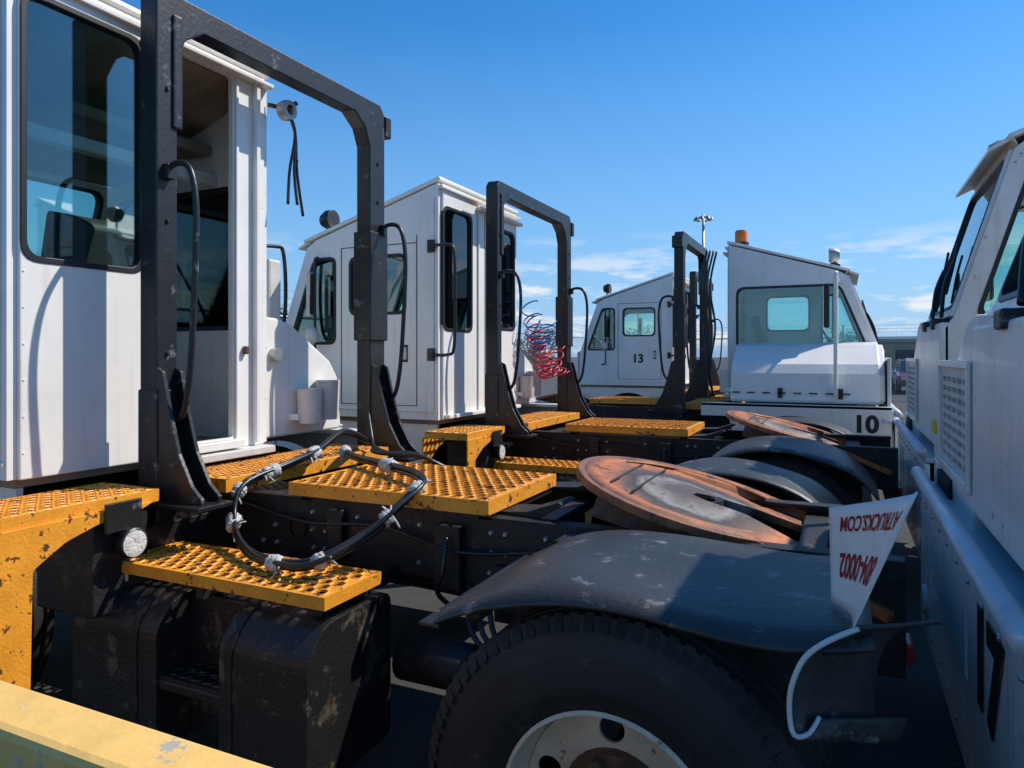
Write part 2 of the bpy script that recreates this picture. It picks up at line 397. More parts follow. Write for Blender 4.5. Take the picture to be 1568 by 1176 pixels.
    panel('visor',[(-4.37,Z(2.60)),(-4.40,Z(2.655)),(-4.52,Z(2.60)),(-4.515,Z(2.585)),(-4.40,Z(2.63))],[],(b-a)-.06,MY((a+b)/2),'white',T,bevel=.003)
    # ---- rear wall
    RW=[(a+.04,1.14),(b-.04,1.14),(b-.04,Z(3.02)),(a+.04,Z(3.02))]
    if open_door:
        hw=[(-1.205,Z(1.95)),(-.66,Z(1.95)),(-.66,Z(2.93)),(-1.205,Z(2.93))]
        dr=[(-.62,1.20),(-.10,1.20),(-.10,Z(2.96)),(-.62,Z(2.96))]
        panel('rear_wall',RW,[rnd(hw,.07),rnd(dr,.02,2)],.04,MX(XR),'white',T,bevel=.006)
        window('rear_window',hw,.07,MX(XR),T)
        boxes('door_jamb_ribs',[(XR+.02,XR+.035,-.09,-.07,1.16,Z(2.96)),(XR+.02,XR+.055,.04,.07,1.16,Z(2.99)),(XR+.02,XR+.05,-.645,-.63,1.16,Z(2.96))],'white',T,bevel=.005)
        boxes('door_track',[(XR+.02,XR+.075,-.64,b-.02,Z(2.968),Z(2.99)),(XR+.02,XR+.09,-.62,-.08,1.15,1.195)],'white',T,bevel=.006)
        boxes('door_threshold',[(XR-.05,XR+.12,-.55,.12,1.10,1.14)],'greywhite',T,bevel=.006)
        box('jamb_latch',XR+.02,XR+.05,-.035,-.01,Z(1.60),Z(1.64),'rust',T)
        boxes('inner_cab_beam',[(-3.5,-3.42,a+.05,b-.045,Z(2.50),Z(2.56))],'greywhite',T,bevel=.01)
        box('ceiling_console',-4.1,-3.45,-.75,b-.05,Z(2.66),Z(2.72),'liner',T,.02)
    else:
        hw=[(-1.21,Z(1.86)),(-.74,Z(1.86)),(-.74,Z(2.84)),(-1.21,Z(2.84))]
        h2=[(-.36,Z(1.9)),(.13,Z(1.9)),(.13,Z(2.82)),(-.36,Z(2.82))]
        panel('rear_wall',RW,[rnd(hw,.07),rnd(h2,.07)],.04,MX(XR),'white',T,bevel=.006)
        window('rear_window',hw,.07,MX(XR),T); window('rear_door_window',h2,.07,MX(XR),T)
        boxes('rear_door_ribs',[(XR+.02,XR+.035,-.64,-.62,1.16,Z(2.96)),(XR+.02,XR+.045,-.47,-.45,1.16,Z(2.96)),(XR+.02,XR+.07,-.66,b,Z(2.91),Z(2.94)),(XR+.02,XR+.07,-1.2,.18,1.15,1.18)],'white',T,bevel=.005)
        box('rear_door_latch',XR+.02,XR+.05,-.42,-.38,Z(1.60),Z(1.68),'black',T)
        boxes('rear_door_seam',[(XR+.0195,XR+.0215,-.50,-.492,1.2,Z(2.9))],'gasket',T)
    rivets('rear_rivets',[(XR+.02,a+.055,1.25+i*.15) for i in range(12)]+[(XR+.02,b-.03,1.25+i*.15) for i in range(12)],'X',1,'white',T,.006,.003)
    if not near_cab:
        tube('corner_grab_handle',[(XR-.05,a-.02,Z(2.52)),(XR+.10,a-.03,Z(2.52)),(XR+.16,a-.03,Z(2.46)),(XR+.17,a-.03,Z(2.1)),(XR+.16,a-.03,Z(1.72)),(XR+.10,a-.03,Z(1.66)),(XR-.05,a-.02,Z(1.66))],.013,'black',T)
        boxes('handle_brackets',[(XR-.09,XR-.03,a-.025,a+.001,Z(2.47),Z(2.57)),(XR-.09,XR-.03,a-.025,a+.001,Z(1.61),Z(1.71))],'black',T,bevel=.004)
    # floor / interior
    box('cab_floor',-4.72,-3.1,a+.045,b-.045,1.10,1.16,'liner',T)
    panel('headliner',[(-3.10,Z(2.97)),(-4.32,Z(2.58)),(-4.32,Z(2.565)),(-3.10,Z(2.955))],[],(b-a)-.1,MY((a+b)/2),'liner',T)
    box('dashboard',-4.69,-4.30,a+.05,b-.05,1.45,Z(1.75),'seat',T,.03)
    box('seat_cushion',-3.95,-3.45,-.95,-.45,1.50,1.64,'seat',T,.04)
    panel('seat_back',rnd([(-3.50,1.6),(-3.36,1.62),(-3.24,Z(2.15)),(-3.34,Z(2.2))],.04),[],.46,MY(-.7),'seat',T,bevel=.03)
    cyl('seat_pedestal',(-3.7,-.7,1.32),.12,.36,'Z','black',T)
    R_=.2; cw=Vector((-4.18,-.7,Z(1.86))); u=Vector((0,1,0)); v=Vector((.5,0,.86)).normalized()*1
    tube('steering_wheel',[cw+u*math.cos(t)*R_+v*math.sin(t)*R_ for t in [2*math.pi*i/24 for i in range(24)]],.014,'seat',T,smoothpath=False,closed=True)
    tube('steering_column',[cw,cw+Vector((-.25,0,-.35))],.03,'seat',T,smoothpath=False)
    # ---- engine hood
    hs=[(b+.005,1.14),(1.02,1.14),(.98,1.46),(.90,1.56),(.52,1.77),(.40,1.80),(b+.005,1.81)]
    hs=[(y,Z(z)) for y,z in hs]
    panel('engine_hood',hs,[],1.50,MX(-3.95),'white',T,bevel=.015)
    panel('hood_nose',offset(hs,-.03),[],.06,MX(-4.72),'white',T,bevel=.01)
    boxes('hood_side_louvres',[(-3.3-.16*i,-3.22-.16*i,1.0,1.03,Z(1.24),Z(1.252)) for i in range(8)],'dark',T)
    boxes('hood_latch',[(-3.75,-3.70,.985,1.03,1.19,1.30),(-4.35,-4.30,.985,1.03,1.19,1.30)],'black',T,bevel=.004)
    boxes('hood_trim',[(-4.72,-3.2,.99,1.035,1.155,1.17)],'greywhite',T,bevel=.003)
    cyl('reservoir_cup',(-3.12,.60,1.33),.075,.22,'Z','greywhite',T,24,.08)
    cyl('reservoir_cup_b',(-3.12,.78,1.36),.07,.26,'Z','greywhite',T,24,.078)
    boxes('reservoir_bracket',[(-3.20,-3.13,.50,.88,1.24,1.28)],'white',T,bevel=.004)
    cyl('filler_cap',(-3.18,.36,Z(1.60)),.04,.05,'X','galv',T,16)
    # ---- fenders/skirts
    ring=[]
    for i in range(17):
        t=rad(168-i*9.5); ring.append((-3.85+.58*math.cos(t),.46+.55*math.sin(t)))
    ring=[p for p in ring if p[0]>-4.42 and p[0]<-3.26]
    for nm,yy,xe in (('fender_skirt_far',1.14,-2.90),('fender_skirt_near',-1.18,-3.12)):
        sk=[(xe,1.125),(-4.80,1.125),(-4.80,.60),(-4.43,.60)]+ring+[(-3.2,.985),(xe,.985)]
        panel(nm,sk,[],.03,MY(yy),'white',T,bevel=.006)
    boxes('fender_top',[(-4.80,-2.9,1.03,1.155,1.095,1.128)],'white',T,bevel=.004)
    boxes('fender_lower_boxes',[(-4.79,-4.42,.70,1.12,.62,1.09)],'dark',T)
    # ---- front face + grille
    holes=[]
    for i in range(5):
        for j in range(9):
            y_=.20+i*.155; z_=1.19+j*.043; holes.append([(y_,z_),(y_+.125,z_),(y_+.125,z_+.022),(y_,z_+.022)])
    panel('front_grille',[(.14,1.12),(1.05,1.12),(1.0,1.62),(.14,1.62)],holes,.02,MX(-4.775),'greywhite',T)
    boxes('grille_void',[(-4.764,-4.757,.18,.99,1.16,1.60)],'dark',T)
    boxes('grille_frame',[(-4.80,-4.785,.13,1.05,1.60,1.63),(-4.80,-4.785,.13,1.05,1.13,1.16),(-4.80,-4.785,.13,.16,1.16,1.60),(-4.80,-4.785,1.0,1.03,1.16,1.60)],'white',T,bevel=.003)
    box('front_lower_panel',-4.78,-4.72,a,.135,1.06,Z(1.73),'white',T,.015)
    box('front_apron',-4.775,-4.72,.14,1.12,.99,1.115,'white',T,.008)
    slots=[[(y_,.60),(y_+.06,.60),(y_+.06,.87),(y_,.87)] for y_ in (-.32,.52,.64,.76,.88)]
    panel('front_bumper',rnd([(-1.2,.30),(1.2,.30),(1.2,.97),(-1.2,.97)],.03),slots,.03,MX(-4.84),'white',T,bevel=.004)
    box('bumper_void',-4.80,-4.78,-1.15,1.15,.35,.95,'dark',T)
    box('bumper_top',-4.85,-4.72,-1.2,1.2,.975,1.005,'rail',T,.008)
    tube('bumper_rail',[(-4.87,-1.2,1.045),(-4.87,1.22,1.045)],.032,'rail',T,seg=14,smoothpath=False)
    rivets('bumper_bolts',[(-4.856,-1.1+i*.25,.93) for i in range(10)]+[(-4.856,-1.1+i*.25,.38) for i in range(10)],'X',-1,'galv',T,.012,.008)
    for k,y_ in enumerate((-1.05,.95)):
        cyl('headlamp_%d'%k,(-4.855,y_ ,.47),.07,.04,'X','lens',T,20)
    # ---- mirrors, lamps, beacon
    xm=-4.22; ym=a-.10
    tube('mirror_arm_near',[(xm-.10,a,Z(2.44)),(xm,a-.06,Z(2.48)),(xm,ym,Z(2.46)),(xm,ym,Z(2.3)),(xm,ym,Z(1.9)),(xm,ym,Z(1.55)),(xm-.1,a,Z(1.5))],.012,'black',T,n=4)
    box('mirror_near',xm-.05,xm-.015,ym-.06,ym+.06,Z(1.98),Z(2.36),'greywhite',T,.015)
    box('mirror_glass_near',xm-.014,xm-.011,ym-.05,ym+.05,Z(2.0),Z(2.34),'mirror',T,0)
    lathe('convex_mirror_near',[(.0,.03),(.05,.02),(.075,-.0),(.08,-.02),(.0,-.025)],'X',(xm,ym-.02,Z(1.82)),'greywhite',T,20)
    xm=-4.28
    tube('mirror_arm_far',[(xm-.02,b,Z(2.5)),(xm,.7,Z(2.53)),(xm,1.04,Z(2.53)),(xm,1.06,Z(2.45)),(xm,1.06,Z(1.9)),(xm,1.06,1.2)],.022,'white',T,n=4)
    box('mirror_far',xm+.06,xm+.12,.84,1.02,Z(1.95),Z(2.42),'black',T,.02)
    box('mirror_glass_far',xm+.121,xm+.124,.86,1.0,Z(1.97),Z(2.40),'mirror',T,0)
    tube('mirror_clamp_far',[(xm,1.06,Z(2.3)),(xm+.09,.93,Z(2.3))],.01,'black',T,smoothpath=False)
    for k,y_ in enumerate((a+.12,b-.12)):
        tube('work_lamp_stalk_%d'%k,[(-4.26,y_,Z(2.66)),(-4.26,y_,Z(2.78))],.012,'black',T,smoothpath=False)
        lathe('work_lamp_%d'%k,[(.0,-.06),(.055,-.055),(.085,.0),(.085,.06),(.07,.065),(.0,.06)],'X',(-4.26,y_,Z(2.84)),'black' if k==0 else 'galv',T,20)
    by=b-.14
    lathe('beacon_base',[(.0,0),(.095,0),(.09,.04),(0,.04)],'Z',(-3.2,by,Z(3.02)),'black',T,20)
    lathe('beacon',[(.075,.04),(.078,.16),(.066,.19),(0,.195)],'Z',(-3.2,by,Z(3.02)),'orangelens',T,24)
    # ---- headache frame
    innr=[(fy0+pwl,.86),(fy0+pwl,ft-.30),(fy0+pwl+.05,ft-.19),(fy0+pwl+.16,ft-.115),(fy1-pw-.16,ft-.115),(fy1-pw-.05,ft-.19),(fy1-pw,ft-.30),(fy1-pw,.86)]
    poly=[(fy0,.86),(fy0,ft-.05),(fy0+.04,ft),(fy1-.05,ft),(fy1,ft-.06),(fy1,.86)]+list(reversed(innr))
    panel('headache_frame',poly,[],.11,MX(FX),'black',T,bevel=.008)
    boxes('frame_sleeves',[(FX-.07,FX+.07,fy1-pw-.015,fy1+.015,1.75,ft-.85),(FX-.06,FX+.065,fy0-.008,fy0+pwl+.008,1.0,1.5),(FX-.055,FX+.068,fy1+.0,fy1+.06,ft-.20,ft-.06),(FX+.0,FX+.068,fy0+pwl-.03,fy0+pwl+.02,ft-.62,ft-.10)],'black',T,bevel=.008)
    rivets('frame_bolts_top',[(FX+.056,fy0+pwl*.5,ft-.45-i*.6) for i in range(3)]+[(FX+.056,fy1-pw*.5,ft-.4-i*.25) for i in range(2)],'X',1,'frame',T,.012,.01)
    for k,yy in enumerate((fy0+.01,fy0+pwl-.005,fy1-pw+.02,fy1-.02)):
        g=[(.05,1.005),(.05,1.60),(.09,1.58),(.13,1.42),(.19,1.22),(.27,1.08),(.33,1.03),(.33,1.005)]
        panel('post_gusset_%d'%k,[(FX+u_,v_) for u_,v_ in g],[],.02,MY(yy),'black',T,bevel=.003)
    boxes('post_foot_plates',[(FX-.09,FX+.37,fy0-.05,fy0+pwl+.03,.985,1.006),(FX-.09,FX+.37,fy1-pw-.03,fy1+.03,.985,1.006),(FX-.07,FX+.07,-.9,.95,.80,.90)],'black',T,bevel=.004)
    for k,yy in enumerate((fy0+.05,fy1-.04)):
        tube('post_grab_handle_%d'%k,[(FX+.03,yy,Z(2.33)),(FX+.13,yy,Z(2.36)),(FX+.21,yy,Z(2.32)),(FX+.245,yy,Z(2.15)),(FX+.23,yy,Z(1.8)),(FX+.20,yy,Z(1.5)),(FX+.15,yy,1.38),(FX+.03,yy,1.33)],.014,'black',T)
        boxes('handle_lugs_%d'%k,[(FX+.04,FX+.09,yy-.02,yy+.02,Z(2.30),Z(2.36)),(FX+.04,FX+.09,yy-.02,yy+.02,1.30,1.36)],'black',T,bevel=.003)
    # ---- chassis
    for k,yy in enumerate((-.45,.41)):
        boxes('frame_rail_%d'%k,[(-4.6,.18,yy,yy+.012,.72,1.0),(-4.6,.18,yy+(0.012 if yy<0 else -.06),yy+(.075 if yy<0 else 0),.985,1.0),(-4.6,.18,yy+(0.012 if yy<0 else -.06),yy+(.075 if yy<0 else 0),.72,.735)],'frame',T,bevel=.002)
    rb=random.Random(5)
    L_=[]
    for xx in (-2.5,-2.42,-2.2,-2.12,-1.95,-1.62,-1.54,-1.3,-1.22,-1.05):
        for zz in (.78,.86,.94):
            if rb.random()<.75: L_.append((xx+rb.random()*.02,-.45,zz))
    rivets('frame_bolts',L_,'Y',-1,'galv',T,.012,.012)
    for k,xx in enumerate((-2.6,-1.9,-1.15,-.1)):
        box('crossmember_%d'%k,xx-.05,xx+.05,-.44,.41,.76,.96,'frame',T)
    boxes('frame_brackets',[(-1.52,-1.40,-.50,-.45,.70,.96),(-2.08,-2.0,-.49,-.45,.76,.97),(-1.25,-1.05,-.49,-.45,.60,.82),(-2.55,-2.3,-.55,-.45,.55,.72),(-.95,-.85,-.60,-.45,.75,.98)],'frame',T,bevel=.004)
    lathe('frame_hole_ring',[(.04,0),(.055,0),(.055,-.01),(.04,-.01)],'Y',(-2.28,-.452,.86),'frame',T,20)
    tube('air_line_a',[(-2.6,-.47,.95),(-2.2,-.49,.90),(-1.8,-.48,.92),(-1.4,-.50,.86),(-1.0,-.47,.90)],.008,'hose',T)
    tube('air_line_b',[(-1.45,-.52,.92),(-1.44,-.56,.80),(-1.47,-.55,.70),(-1.40,-.5,.62)],.010,'hose',T)
    for k in range(3):
        tube('brake_hose_%d'%k,[(-1.35+.04*k,-.50,.74),(-1.28+.05*k,-.62,.60),(-1.1+.03*k,-.66,.52+.02*k),(-.95,-.6,.56)],.011,'hose',T)
    tube('axle',[(-.55,-1.0,.45),(-.55,1.0,.45)],.09,'frame',T,smoothpath=False)
    tube('driveshaft',[(-3.2,0,.62),(-.6,0,.5)],.06,'frame',T,smoothpath=False)
    tube('front_axle',[(-3.85,-.95,.45),(-3.85,.95,.45)],.06,'frame',T,smoothpath=False)
    tube('air_tank',[(-1.58,-.62,.46),(-1.16,-.62,.46)],.09,'frame',T,smoothpath=False,seg=18)
    box('engine_block',-4.5,-3.3,-.35,.40,.62,1.08,'frame',T)
    box('transmission',-3.3,-2.6,-.22,.22,.50,.92,'frame',T,.03)
    # deck plates
    grate('deck_plate',-2.28,-1.27,-.50,.22,1.075,T,.055)
    boxes('deck_supports',[(-2.26,-2.20,-.45,.2,.99,1.02),(-1.34,-1.28,-.45,.2,.99,1.02)],'frame',T)
    grate('rear_catwalk',-3.00,-2.60,-.57,.72,1.075,T,.06,alongy=True)
    grate('side_catwalk',-3.04,-2.68,-1.50,-.87,1.075,T,.05,alongy=True)
    bk=rnd([(-1.52,1.03),(-.90,1.03),(-.98,1.0),(-1.15,.985),(-1.28,.945),(-1.40,.87),(-1.41,.36),(-1.52,.36)],.015,2)
    panel('catwalk_bracket',bk,[],.012,MX(-2.67),'yellow',T,bevel=.002)
    panel('catwalk_bracket_b',bk,[],.012,MX(-3.05),'yellow',T,bevel=.002)
    box('cab_mount',-3.06,-2.70,-1.15,-.90,.60,1.00,'frame',T,.01)
    lathe('fog_lamp',[(.0,-.03),(.04,-.03),(.062,.0),(.062,.035),(.056,.04)],'X',(-2.66,-1.02,.885),'black',T,24)
    lathe('fog_lamp_lens',[(.0,.035),(.03,.042),(.057,.036)],'X',(-2.66,-1.02,.885),'lens',T,24)
    boxes('fog_lamp_bracket',[(-2.66,-2.645,-1.13,-.97,.94,1.06)],'black',T,bevel=.004)
    # ---- fuel tank with recessed step
    ty0,ty1=-1.10,-.60
    tk=rnd([(ty0,.12),(ty1,.12),(ty1,.70),(ty0+.10,.70),(ty0,.60)],.05,4)
    panel('fuel_tank_front_section',tk,[],.50,MX(-2.65),'plastic',T,bevel=.035)
    panel('fuel_tank_rear_section',tk,[],.41,MX(-1.865),'plastic',T,bevel=.035)
    box('fuel_tank_recess',-2.41,-2.06,ty0+.17,ty1,.12,.69,'plastic',T,.01)
    boxes('fuel_tank_step',[(-2.41,-2.06,ty0+.01,ty0+.18,.36,.40)],'plastic',T,bevel=.008)
    for k,xx in enumerate((-2.52,-2.02)):
        st=offset(tk,.006)
        panel('tank_strap_%d'%k,st,[offset(tk,-.02)],.035,MX(xx),'frame',T,bevel=.003)
    grate('tank_step_tread',-2.40,-2.07,ty0+.02,ty0+.17,.412,T,.02,m='black')
    boxes('step_supports',[(-2.70,-2.66,-1.0,-.70,.70,.755),(-2.30,-2.26,-1.0,-.46,.70,.755),(-1.76,-1.72,-.95,-.46,.70,.755)],'frame',T)
    grate('side_step',-2.75,-1.65,-1.02,-.69,.80,T,.045,cs=(.058,.047))
    cyl('tank_cap',(-2.72,-.98,.735),.035,.04,'Z','galv',T,16)
    box('battery_box',-2.6,-1.8,.62,1.10,.25,.80,'plastic',T,.03)
    # ---- rear wheels, fenders
    wheel('rear_wheel_near',-.55,-1.28,-1,T,fine=fine)
    wheel('rear_wheel_far',-.55,1.28,1,T,fine=False)
    wheel('front_wheel_near',-3.85,-1.15,-1,T,dual=False,fine=False)
    wheel('front_wheel_far',-3.85,1.10,1,T,dual=False,fine=False)
    for nm,sg in (('near',-1),('far',1)):
        if flared and sg<0:
            pr=[(-1.03,.925),(-.98,.95),(-.86,1.01),(-.70,1.045),(-.5,1.05),(-.3,1.04),(-.1,1.03),(.06,1.045)]
        else:
            pr=[(-1.10,.82),(-1.03,.92),(-.92,1.0),(-.75,1.055),(-.55,1.07),(-.35,1.05),(-.18,.99),(-.06,.90),(.03,.80)]
        pr=[(p.x,p.y) for p in cat([Vector((x,z,0)) for x,z in pr],4)]
        V=[];F=[];ny=8
        for i,(x,z) in enumerate(pr):
            for j in range(ny+1):
                t=j/ny; y=sg*(1.32-.72*t)
                drop=-.022*max(0,1-t*6)+.008*math.sin(i*.5+j*.7)*(1-t)+.006*math.sin(i*.21+1)*(1-t)
                V.append((x,y,z+drop))
        for i in range(len(pr)-1):
            for j in range(ny):
                n=i*(ny+1)+j; F.append((n,n+1,n+ny+2,n+ny+1))
        o=mesh('rear_fender_'+nm,V,F,'fender',T,smooth=True)
        sd=o.modifiers.new('s','SOLIDIFY'); sd.thickness=.012
        x_,z_=pr[0]
        boxes('fender_lip_'+nm,[(x_-.035,x_+.03,min(sg*1.33,sg*.6),max(sg*1.33,sg*.6),z_-.020,z_-.009)],'black',T,bevel=.003)
        tube('fender_bracket_'+nm,[(-.95,sg*.45,.9),(-.96,sg*.9,.91),(-.96,sg*1.2,.90)],.02,'frame',T,smoothpath=False)
        tube('fender_bracket_b_'+nm,[(-.15,sg*.45,.9),(-.15,sg*.9,.93 if not (flared and sg<0) else .99),(-.15,sg*1.2,.93 if not (flared and sg<0) else .995)],.02,'frame',T,smoothpath=False)
    # ---- fifth wheel
    R=.50; pts=[]
    for i in range(33):
        t=rad(54+i*(252/32)); pts.append((R*math.cos(t),R*math.sin(t)))
    pts+=[(.42,-.46),(.72,-.50),(.78,-.36),(.64,-.22),(.22,-.075),(.05,-.055),(.0,-.03),(-.01,0),(.0,.03),(.05,.055),(.22,.075),(.64,.22),(.78,.36),(.72,.50),(.42,.46)]
    o=panel('fifth_wheel_plate',pts,[],.035,MZ(0),'fw',T,bevel=.006)
    for v in o.data.vertices:
        if v.co.x>.35: v.co.z-=(v.co.x-.35)*.17
    loc=(-.56,0,1.06); ro=(0,rad(13.5),0)
    o.location=loc; o.rotation_euler=ro
    rg=lathe('fifth_wheel_ring',[(.41,.018),(.415,.023),(.460,.023),(.47,.016)],'Z',(0,0,0),'fw',T,64)
    rg.location=loc; rg.rotation_euler=ro
    bm=bmesh.new(); bm.from_mesh(rg.data)
    bmesh.ops.delete(bm,geom=[f for f in bm.faces if f.calc_center_median().x>.27],context='FACES'); bm.to_mesh(rg.data); bm.free()
    gr=boxes('fifth_wheel_grease_grooves',[(-.30,-.29,-.25,.25,.0175,.0195),(-.2,-.19,-.3,.3,.0175,.0195)],'dark',T); gr.location=loc; gr.rotation_euler=ro
    sk2=boxes('fifth_wheel_skirt',[(-.30,.30,-.40,-.37,-.10,-.02),(-.30,.30,.37,.40,-.10,-.02),(-.06,.06,-.37,.37,-.10,-.02),(.30,.5,-.34,-.31,-.10,-.06),(.30,.5,.31,.34,-.10,-.06)],'rust',T,bevel=.005)
    sk2.location=loc; sk2.rotation_euler=ro
    lathe('kingpin_jaw',[(.055,-.05),(.055,-.005),(.085,-.002),(.09,-.05)],'Z',(loc[0]+.03,0,loc[2]),'frame',T,24)
    boxes('fifth_wheel_mount',[(-.85,-.35,-.46,-.34,.90,.95),(-.85,-.35,.30,.42,.90,.95)],'frame',T,bevel=.005)
    for sg in (-1,1):
        panel('ramp_%d'%(sg+1),[(-.05,.84),(-.35,.88),(-.35,.78),(.12,.68),(.14,.72)],[],.14,MY(sg*.30),'frame',T,bevel=.006)
        panel('frame_wing_%d'%(sg+1),[(-1.32,1.0),(-1.10,1.0),(-1.0,1.06),(-1.02,1.07),(-1.16,1.02),(-1.32,1.01)],[],.16,MY(sg*.30),'frame',T,bevel=.003)
    box('rear_crossbeam',.10,.18,-.43,.42,.62,.86,'frame',T)
    for sg in (-1,1):
        box('tail_lamp_%d'%(sg+1),.18,.21,sg*.30-.06,sg*.30+.06,.64,.71,'redh',T,.01)
    if number:
        if num_on=='cab': text('fleet_number',number,.20,(-3.67,a-.004,Z(1.60)),(rad(90),0,0),'num',T,.008)
        if num_on=='skirt': text('fleet_number',number,.24,(-4.56,1.158,.94),(rad(90),0,rad(180)),'num',T,.010)
        if num_on=='bumper': text('fleet_number',number,.38,(-4.860,-.68,.76),(rad(90),0,rad(-90)),'num',T,.016,sx=1.1)
    return T,Z

T1,Z1=truck(0,3.0,s=1.125,open_door=True,flared=True,b=.175,fy0=-.80,fy1=.94,pw=.16,pwl=.11,ft=3.31,near_cab=True)
T2,Z2=truck(.17,6.1,fy1=.97)
T3,Z3=truck(.47,13.25,number='13',num_on='cab',fine=False)
T10,Z10=truck(-4.35,9.3,rot=math.pi,number='10',num_on='skirt',fine=False,FX=-2.60)
R1,_=truck(5.22,3.02,number='17',num_on='bumper',fine=False,s=1.05)
R2,_=truck(5.32,6.35,fine=False,s=1.21)
box('yellow_reflector_plate',-4.80,-4.785,-1.2,-1.02,1.16,1.24,'yl',R2,.003)
for ob in list(bpy.data.objects):
    if ob.type=='MESH' and ob.parent in (R1,R2) and ob.data.materials and ob.data.materials[0]==M['white']:
        ob.data.materials[0]=M['rwhite']

# ------------------------------------------------------------ T1 extras
def W(T,p): return (p[0]-T.location.x,p[1]-T.location.y,p[2])
hp=[(-2.62,3.55,1.12),(-2.61,3.3,1.20),(-2.55,3.0,1.13),(-2.525,2.75,1.09),(-2.544,2.47,1.03),(-2.48,2.36,.89),(-2.25,2.2,.835),(-2.03,2.12,.83),(-1.82,2.12,.85),(-1.71,2.3,.93),(-1.64,2.42,1.02),(-1.64,2.6,1.105),(-1.93,2.8,1.115),(-2.25,2.98,1.11),(-2.48,3.15,1.11),(-2.6,3.4,1.10)]
for k,(dx,dz) in enumerate(((0,0),(.02,.022),(-.018,.02))):
    tube('air_hose_bundle_%d'%k,[W(T1,(p[0]+dx+random.uniform(-.008,.008),p[1]-dx+random.uniform(-.008,.008),p[2]+dz)) for p in hp],.011,'hose',T1,seg=8)
for k in range(3):
    tube('loose_air_hose_%d'%k,[W(T1,p) for p in ((-2.66,3.6,1.3-.05*k),(-2.55,3.5,1.12),(-2.4+.05*k,3.3,1.11),(-2.2,3.25+.05*k,1.11),(-2.05,3.28,1.10),(-1.9,3.4,1.0))],.011,'hose',T1,seg=8)
path=cat([W(T1,p) for p in hp],8)
for k,i in enumerate((17,27,33,40,57,65,77,85,97,112)):
    if i+2>=len(path): continue
    A=path[i-1]; B=path[i+1]
    pts=[A+(B-A)*t+Vector((random.uniform(-.003,.003),random.uniform(-.003,.003),.012)) for t in (0,.25,.5,.75,1)]
    tube('tape_wrap_%d'%k,pts,.033,'tape',T1,seg=9,n=2,rf=lambda t:.82+.3*random.random())
    for q in range(5):
        d=Vector((random.uniform(-1,1),random.uniform(-1,1),random.uniform(-.8,1))).normalized()*.06
        tube('tape_end_%d_%d'%(k,q),[B+Vector((0,0,.01)),B+d*.6+Vector((0,0,.008)),B+d],.006,'tape',T1,seg=4,n=2,rf=lambda t:1.2-.7*t)
A=Vector((-.03,1.90,1.28));B=Vector((-.025,1.90,1.05));D=Vector((.15,1.60,1.385));C=Vector((.02,1.68,1.07))
def S(u,v):
    p=A.lerp(D,u).lerp(B.lerp(C,u),v)
    bow=math.sin(math.pi*u)*.020
    p=p+Vector((.86,.5,0))*bow
    if u>.8: p=p+Vector((-.02,-.01,.0))*((u-.8)/.2)**2*(1-v)
    return p
V=[];F=[];nu,nvv=20,10
for i in range(nu+1):
    for j in range(nvv+1): V.append(Vector(W(T1,S(i/nu,j/nvv))))
for i in range(nu):
    for j in range(nvv):
        n=i*(nvv+1)+j; F.append((n,n+1,n+nvv+2,n+nvv+1))
o=mesh('printed_mud_flap',V,F,'flapw',T1,smooth=True); sd=o.modifiers.new('s','SOLIDIFY'); sd.thickness=.004; sd.offset=0
nrm=Vector((-.86,-.5,0))
def mk(cx,cy,wid):
    def fn(co):
        u=cx-co.x/wid; v=cy+co.y/.24
        u=min(.98,max(.01,u)); v=min(1,max(0,v))
        return Vector(W(T1,S(u,v)))+nrm*.004
    return fn
text('flap_print_number','804-0002',.080,None,None,'redtxt',T1,.0015,fn=mk(.45,.58,.50))
text('flap_print_web','ATRUCKS.COM',.048,None,None,'redtxt',T1,.001,fn=mk(.47,.18,.48))
V=[];F=[]
arcp=[(.03,1.68,1.07),(-.03,1.66,1.04),(-.075,1.65,1.0),(-.10,1.645,.94),(-.105,1.64,.885),(-.095,1.63,.84),(-.065,1.64,.845),(-.045,1.66,.875)]
arcp=cat(arcp,4)
for i,p in enumerate(arcp):
    for j in range(5):
        t=j/4; q=p+Vector((.17*t,.16*t,(-.02)*t+.03*t*math.sin(i*.2))); V.append(Vector(W(T1,q)))
for i in range(len(arcp)-1):
    for j in range(4):
        n=i*5+j; F.append((n,n+1,n+6,n+5))
o=mesh('curled_mud_flap',V,F,'fender',T1,smooth=True); sd=o.modifiers.new('s','SOLIDIFY'); sd.thickness=.008
tube('curled_flap_edge',[Vector(W(T1,p)) for p in arcp],.006,'greywhite',T1,smoothpath=False,seg=6)
def C1(px,py,pz): return W(T1,(px,py,pz))
lathe('cable_coil',[(.03,-.03),(.055,-.03),(.06,0),(.055,.03),(.03,.03)],'X',C1(-2.98,3.24,3.10),'galv',T1,20)
tube('coil_bracket',[C1(-3.05,3.16,3.12),C1(-2.98,3.24,3.11),C1(-2.96,3.30,3.16)],.014,'rust',T1,smoothpath=False)
for k,(yy,zz,mm) in enumerate(((3.25,2.55,'hose'),(3.38,2.50,'hose'),(3.33,2.56,'hose'),(3.33,2.82,'rust'))):
    tube('strap_%d'%k,[C1(-2.98,3.25,3.10),C1(-2.97,3.30,2.98),C1(-2.99,(3.30+yy)/2,2.75 if k<3 else 2.9),C1(-2.98,yy,zz)],.009,mm,T1)
tube('outboard_mirror_loop',[(-4.28,1.06,Z1(2.33)),(-4.28,1.5,Z1(2.40)),(-4.28,1.62,Z1(2.34)),(-4.28,1.63,Z1(1.9)),(-4.28,1.5,Z1(1.70)),(-4.28,1.06,Z1(1.75))],.016,'black',T1)
box('outboard_mirror',-4.31,-4.25,1.42,1.56,Z1(1.78),Z1(2.3),'greywhite',T1,.02)
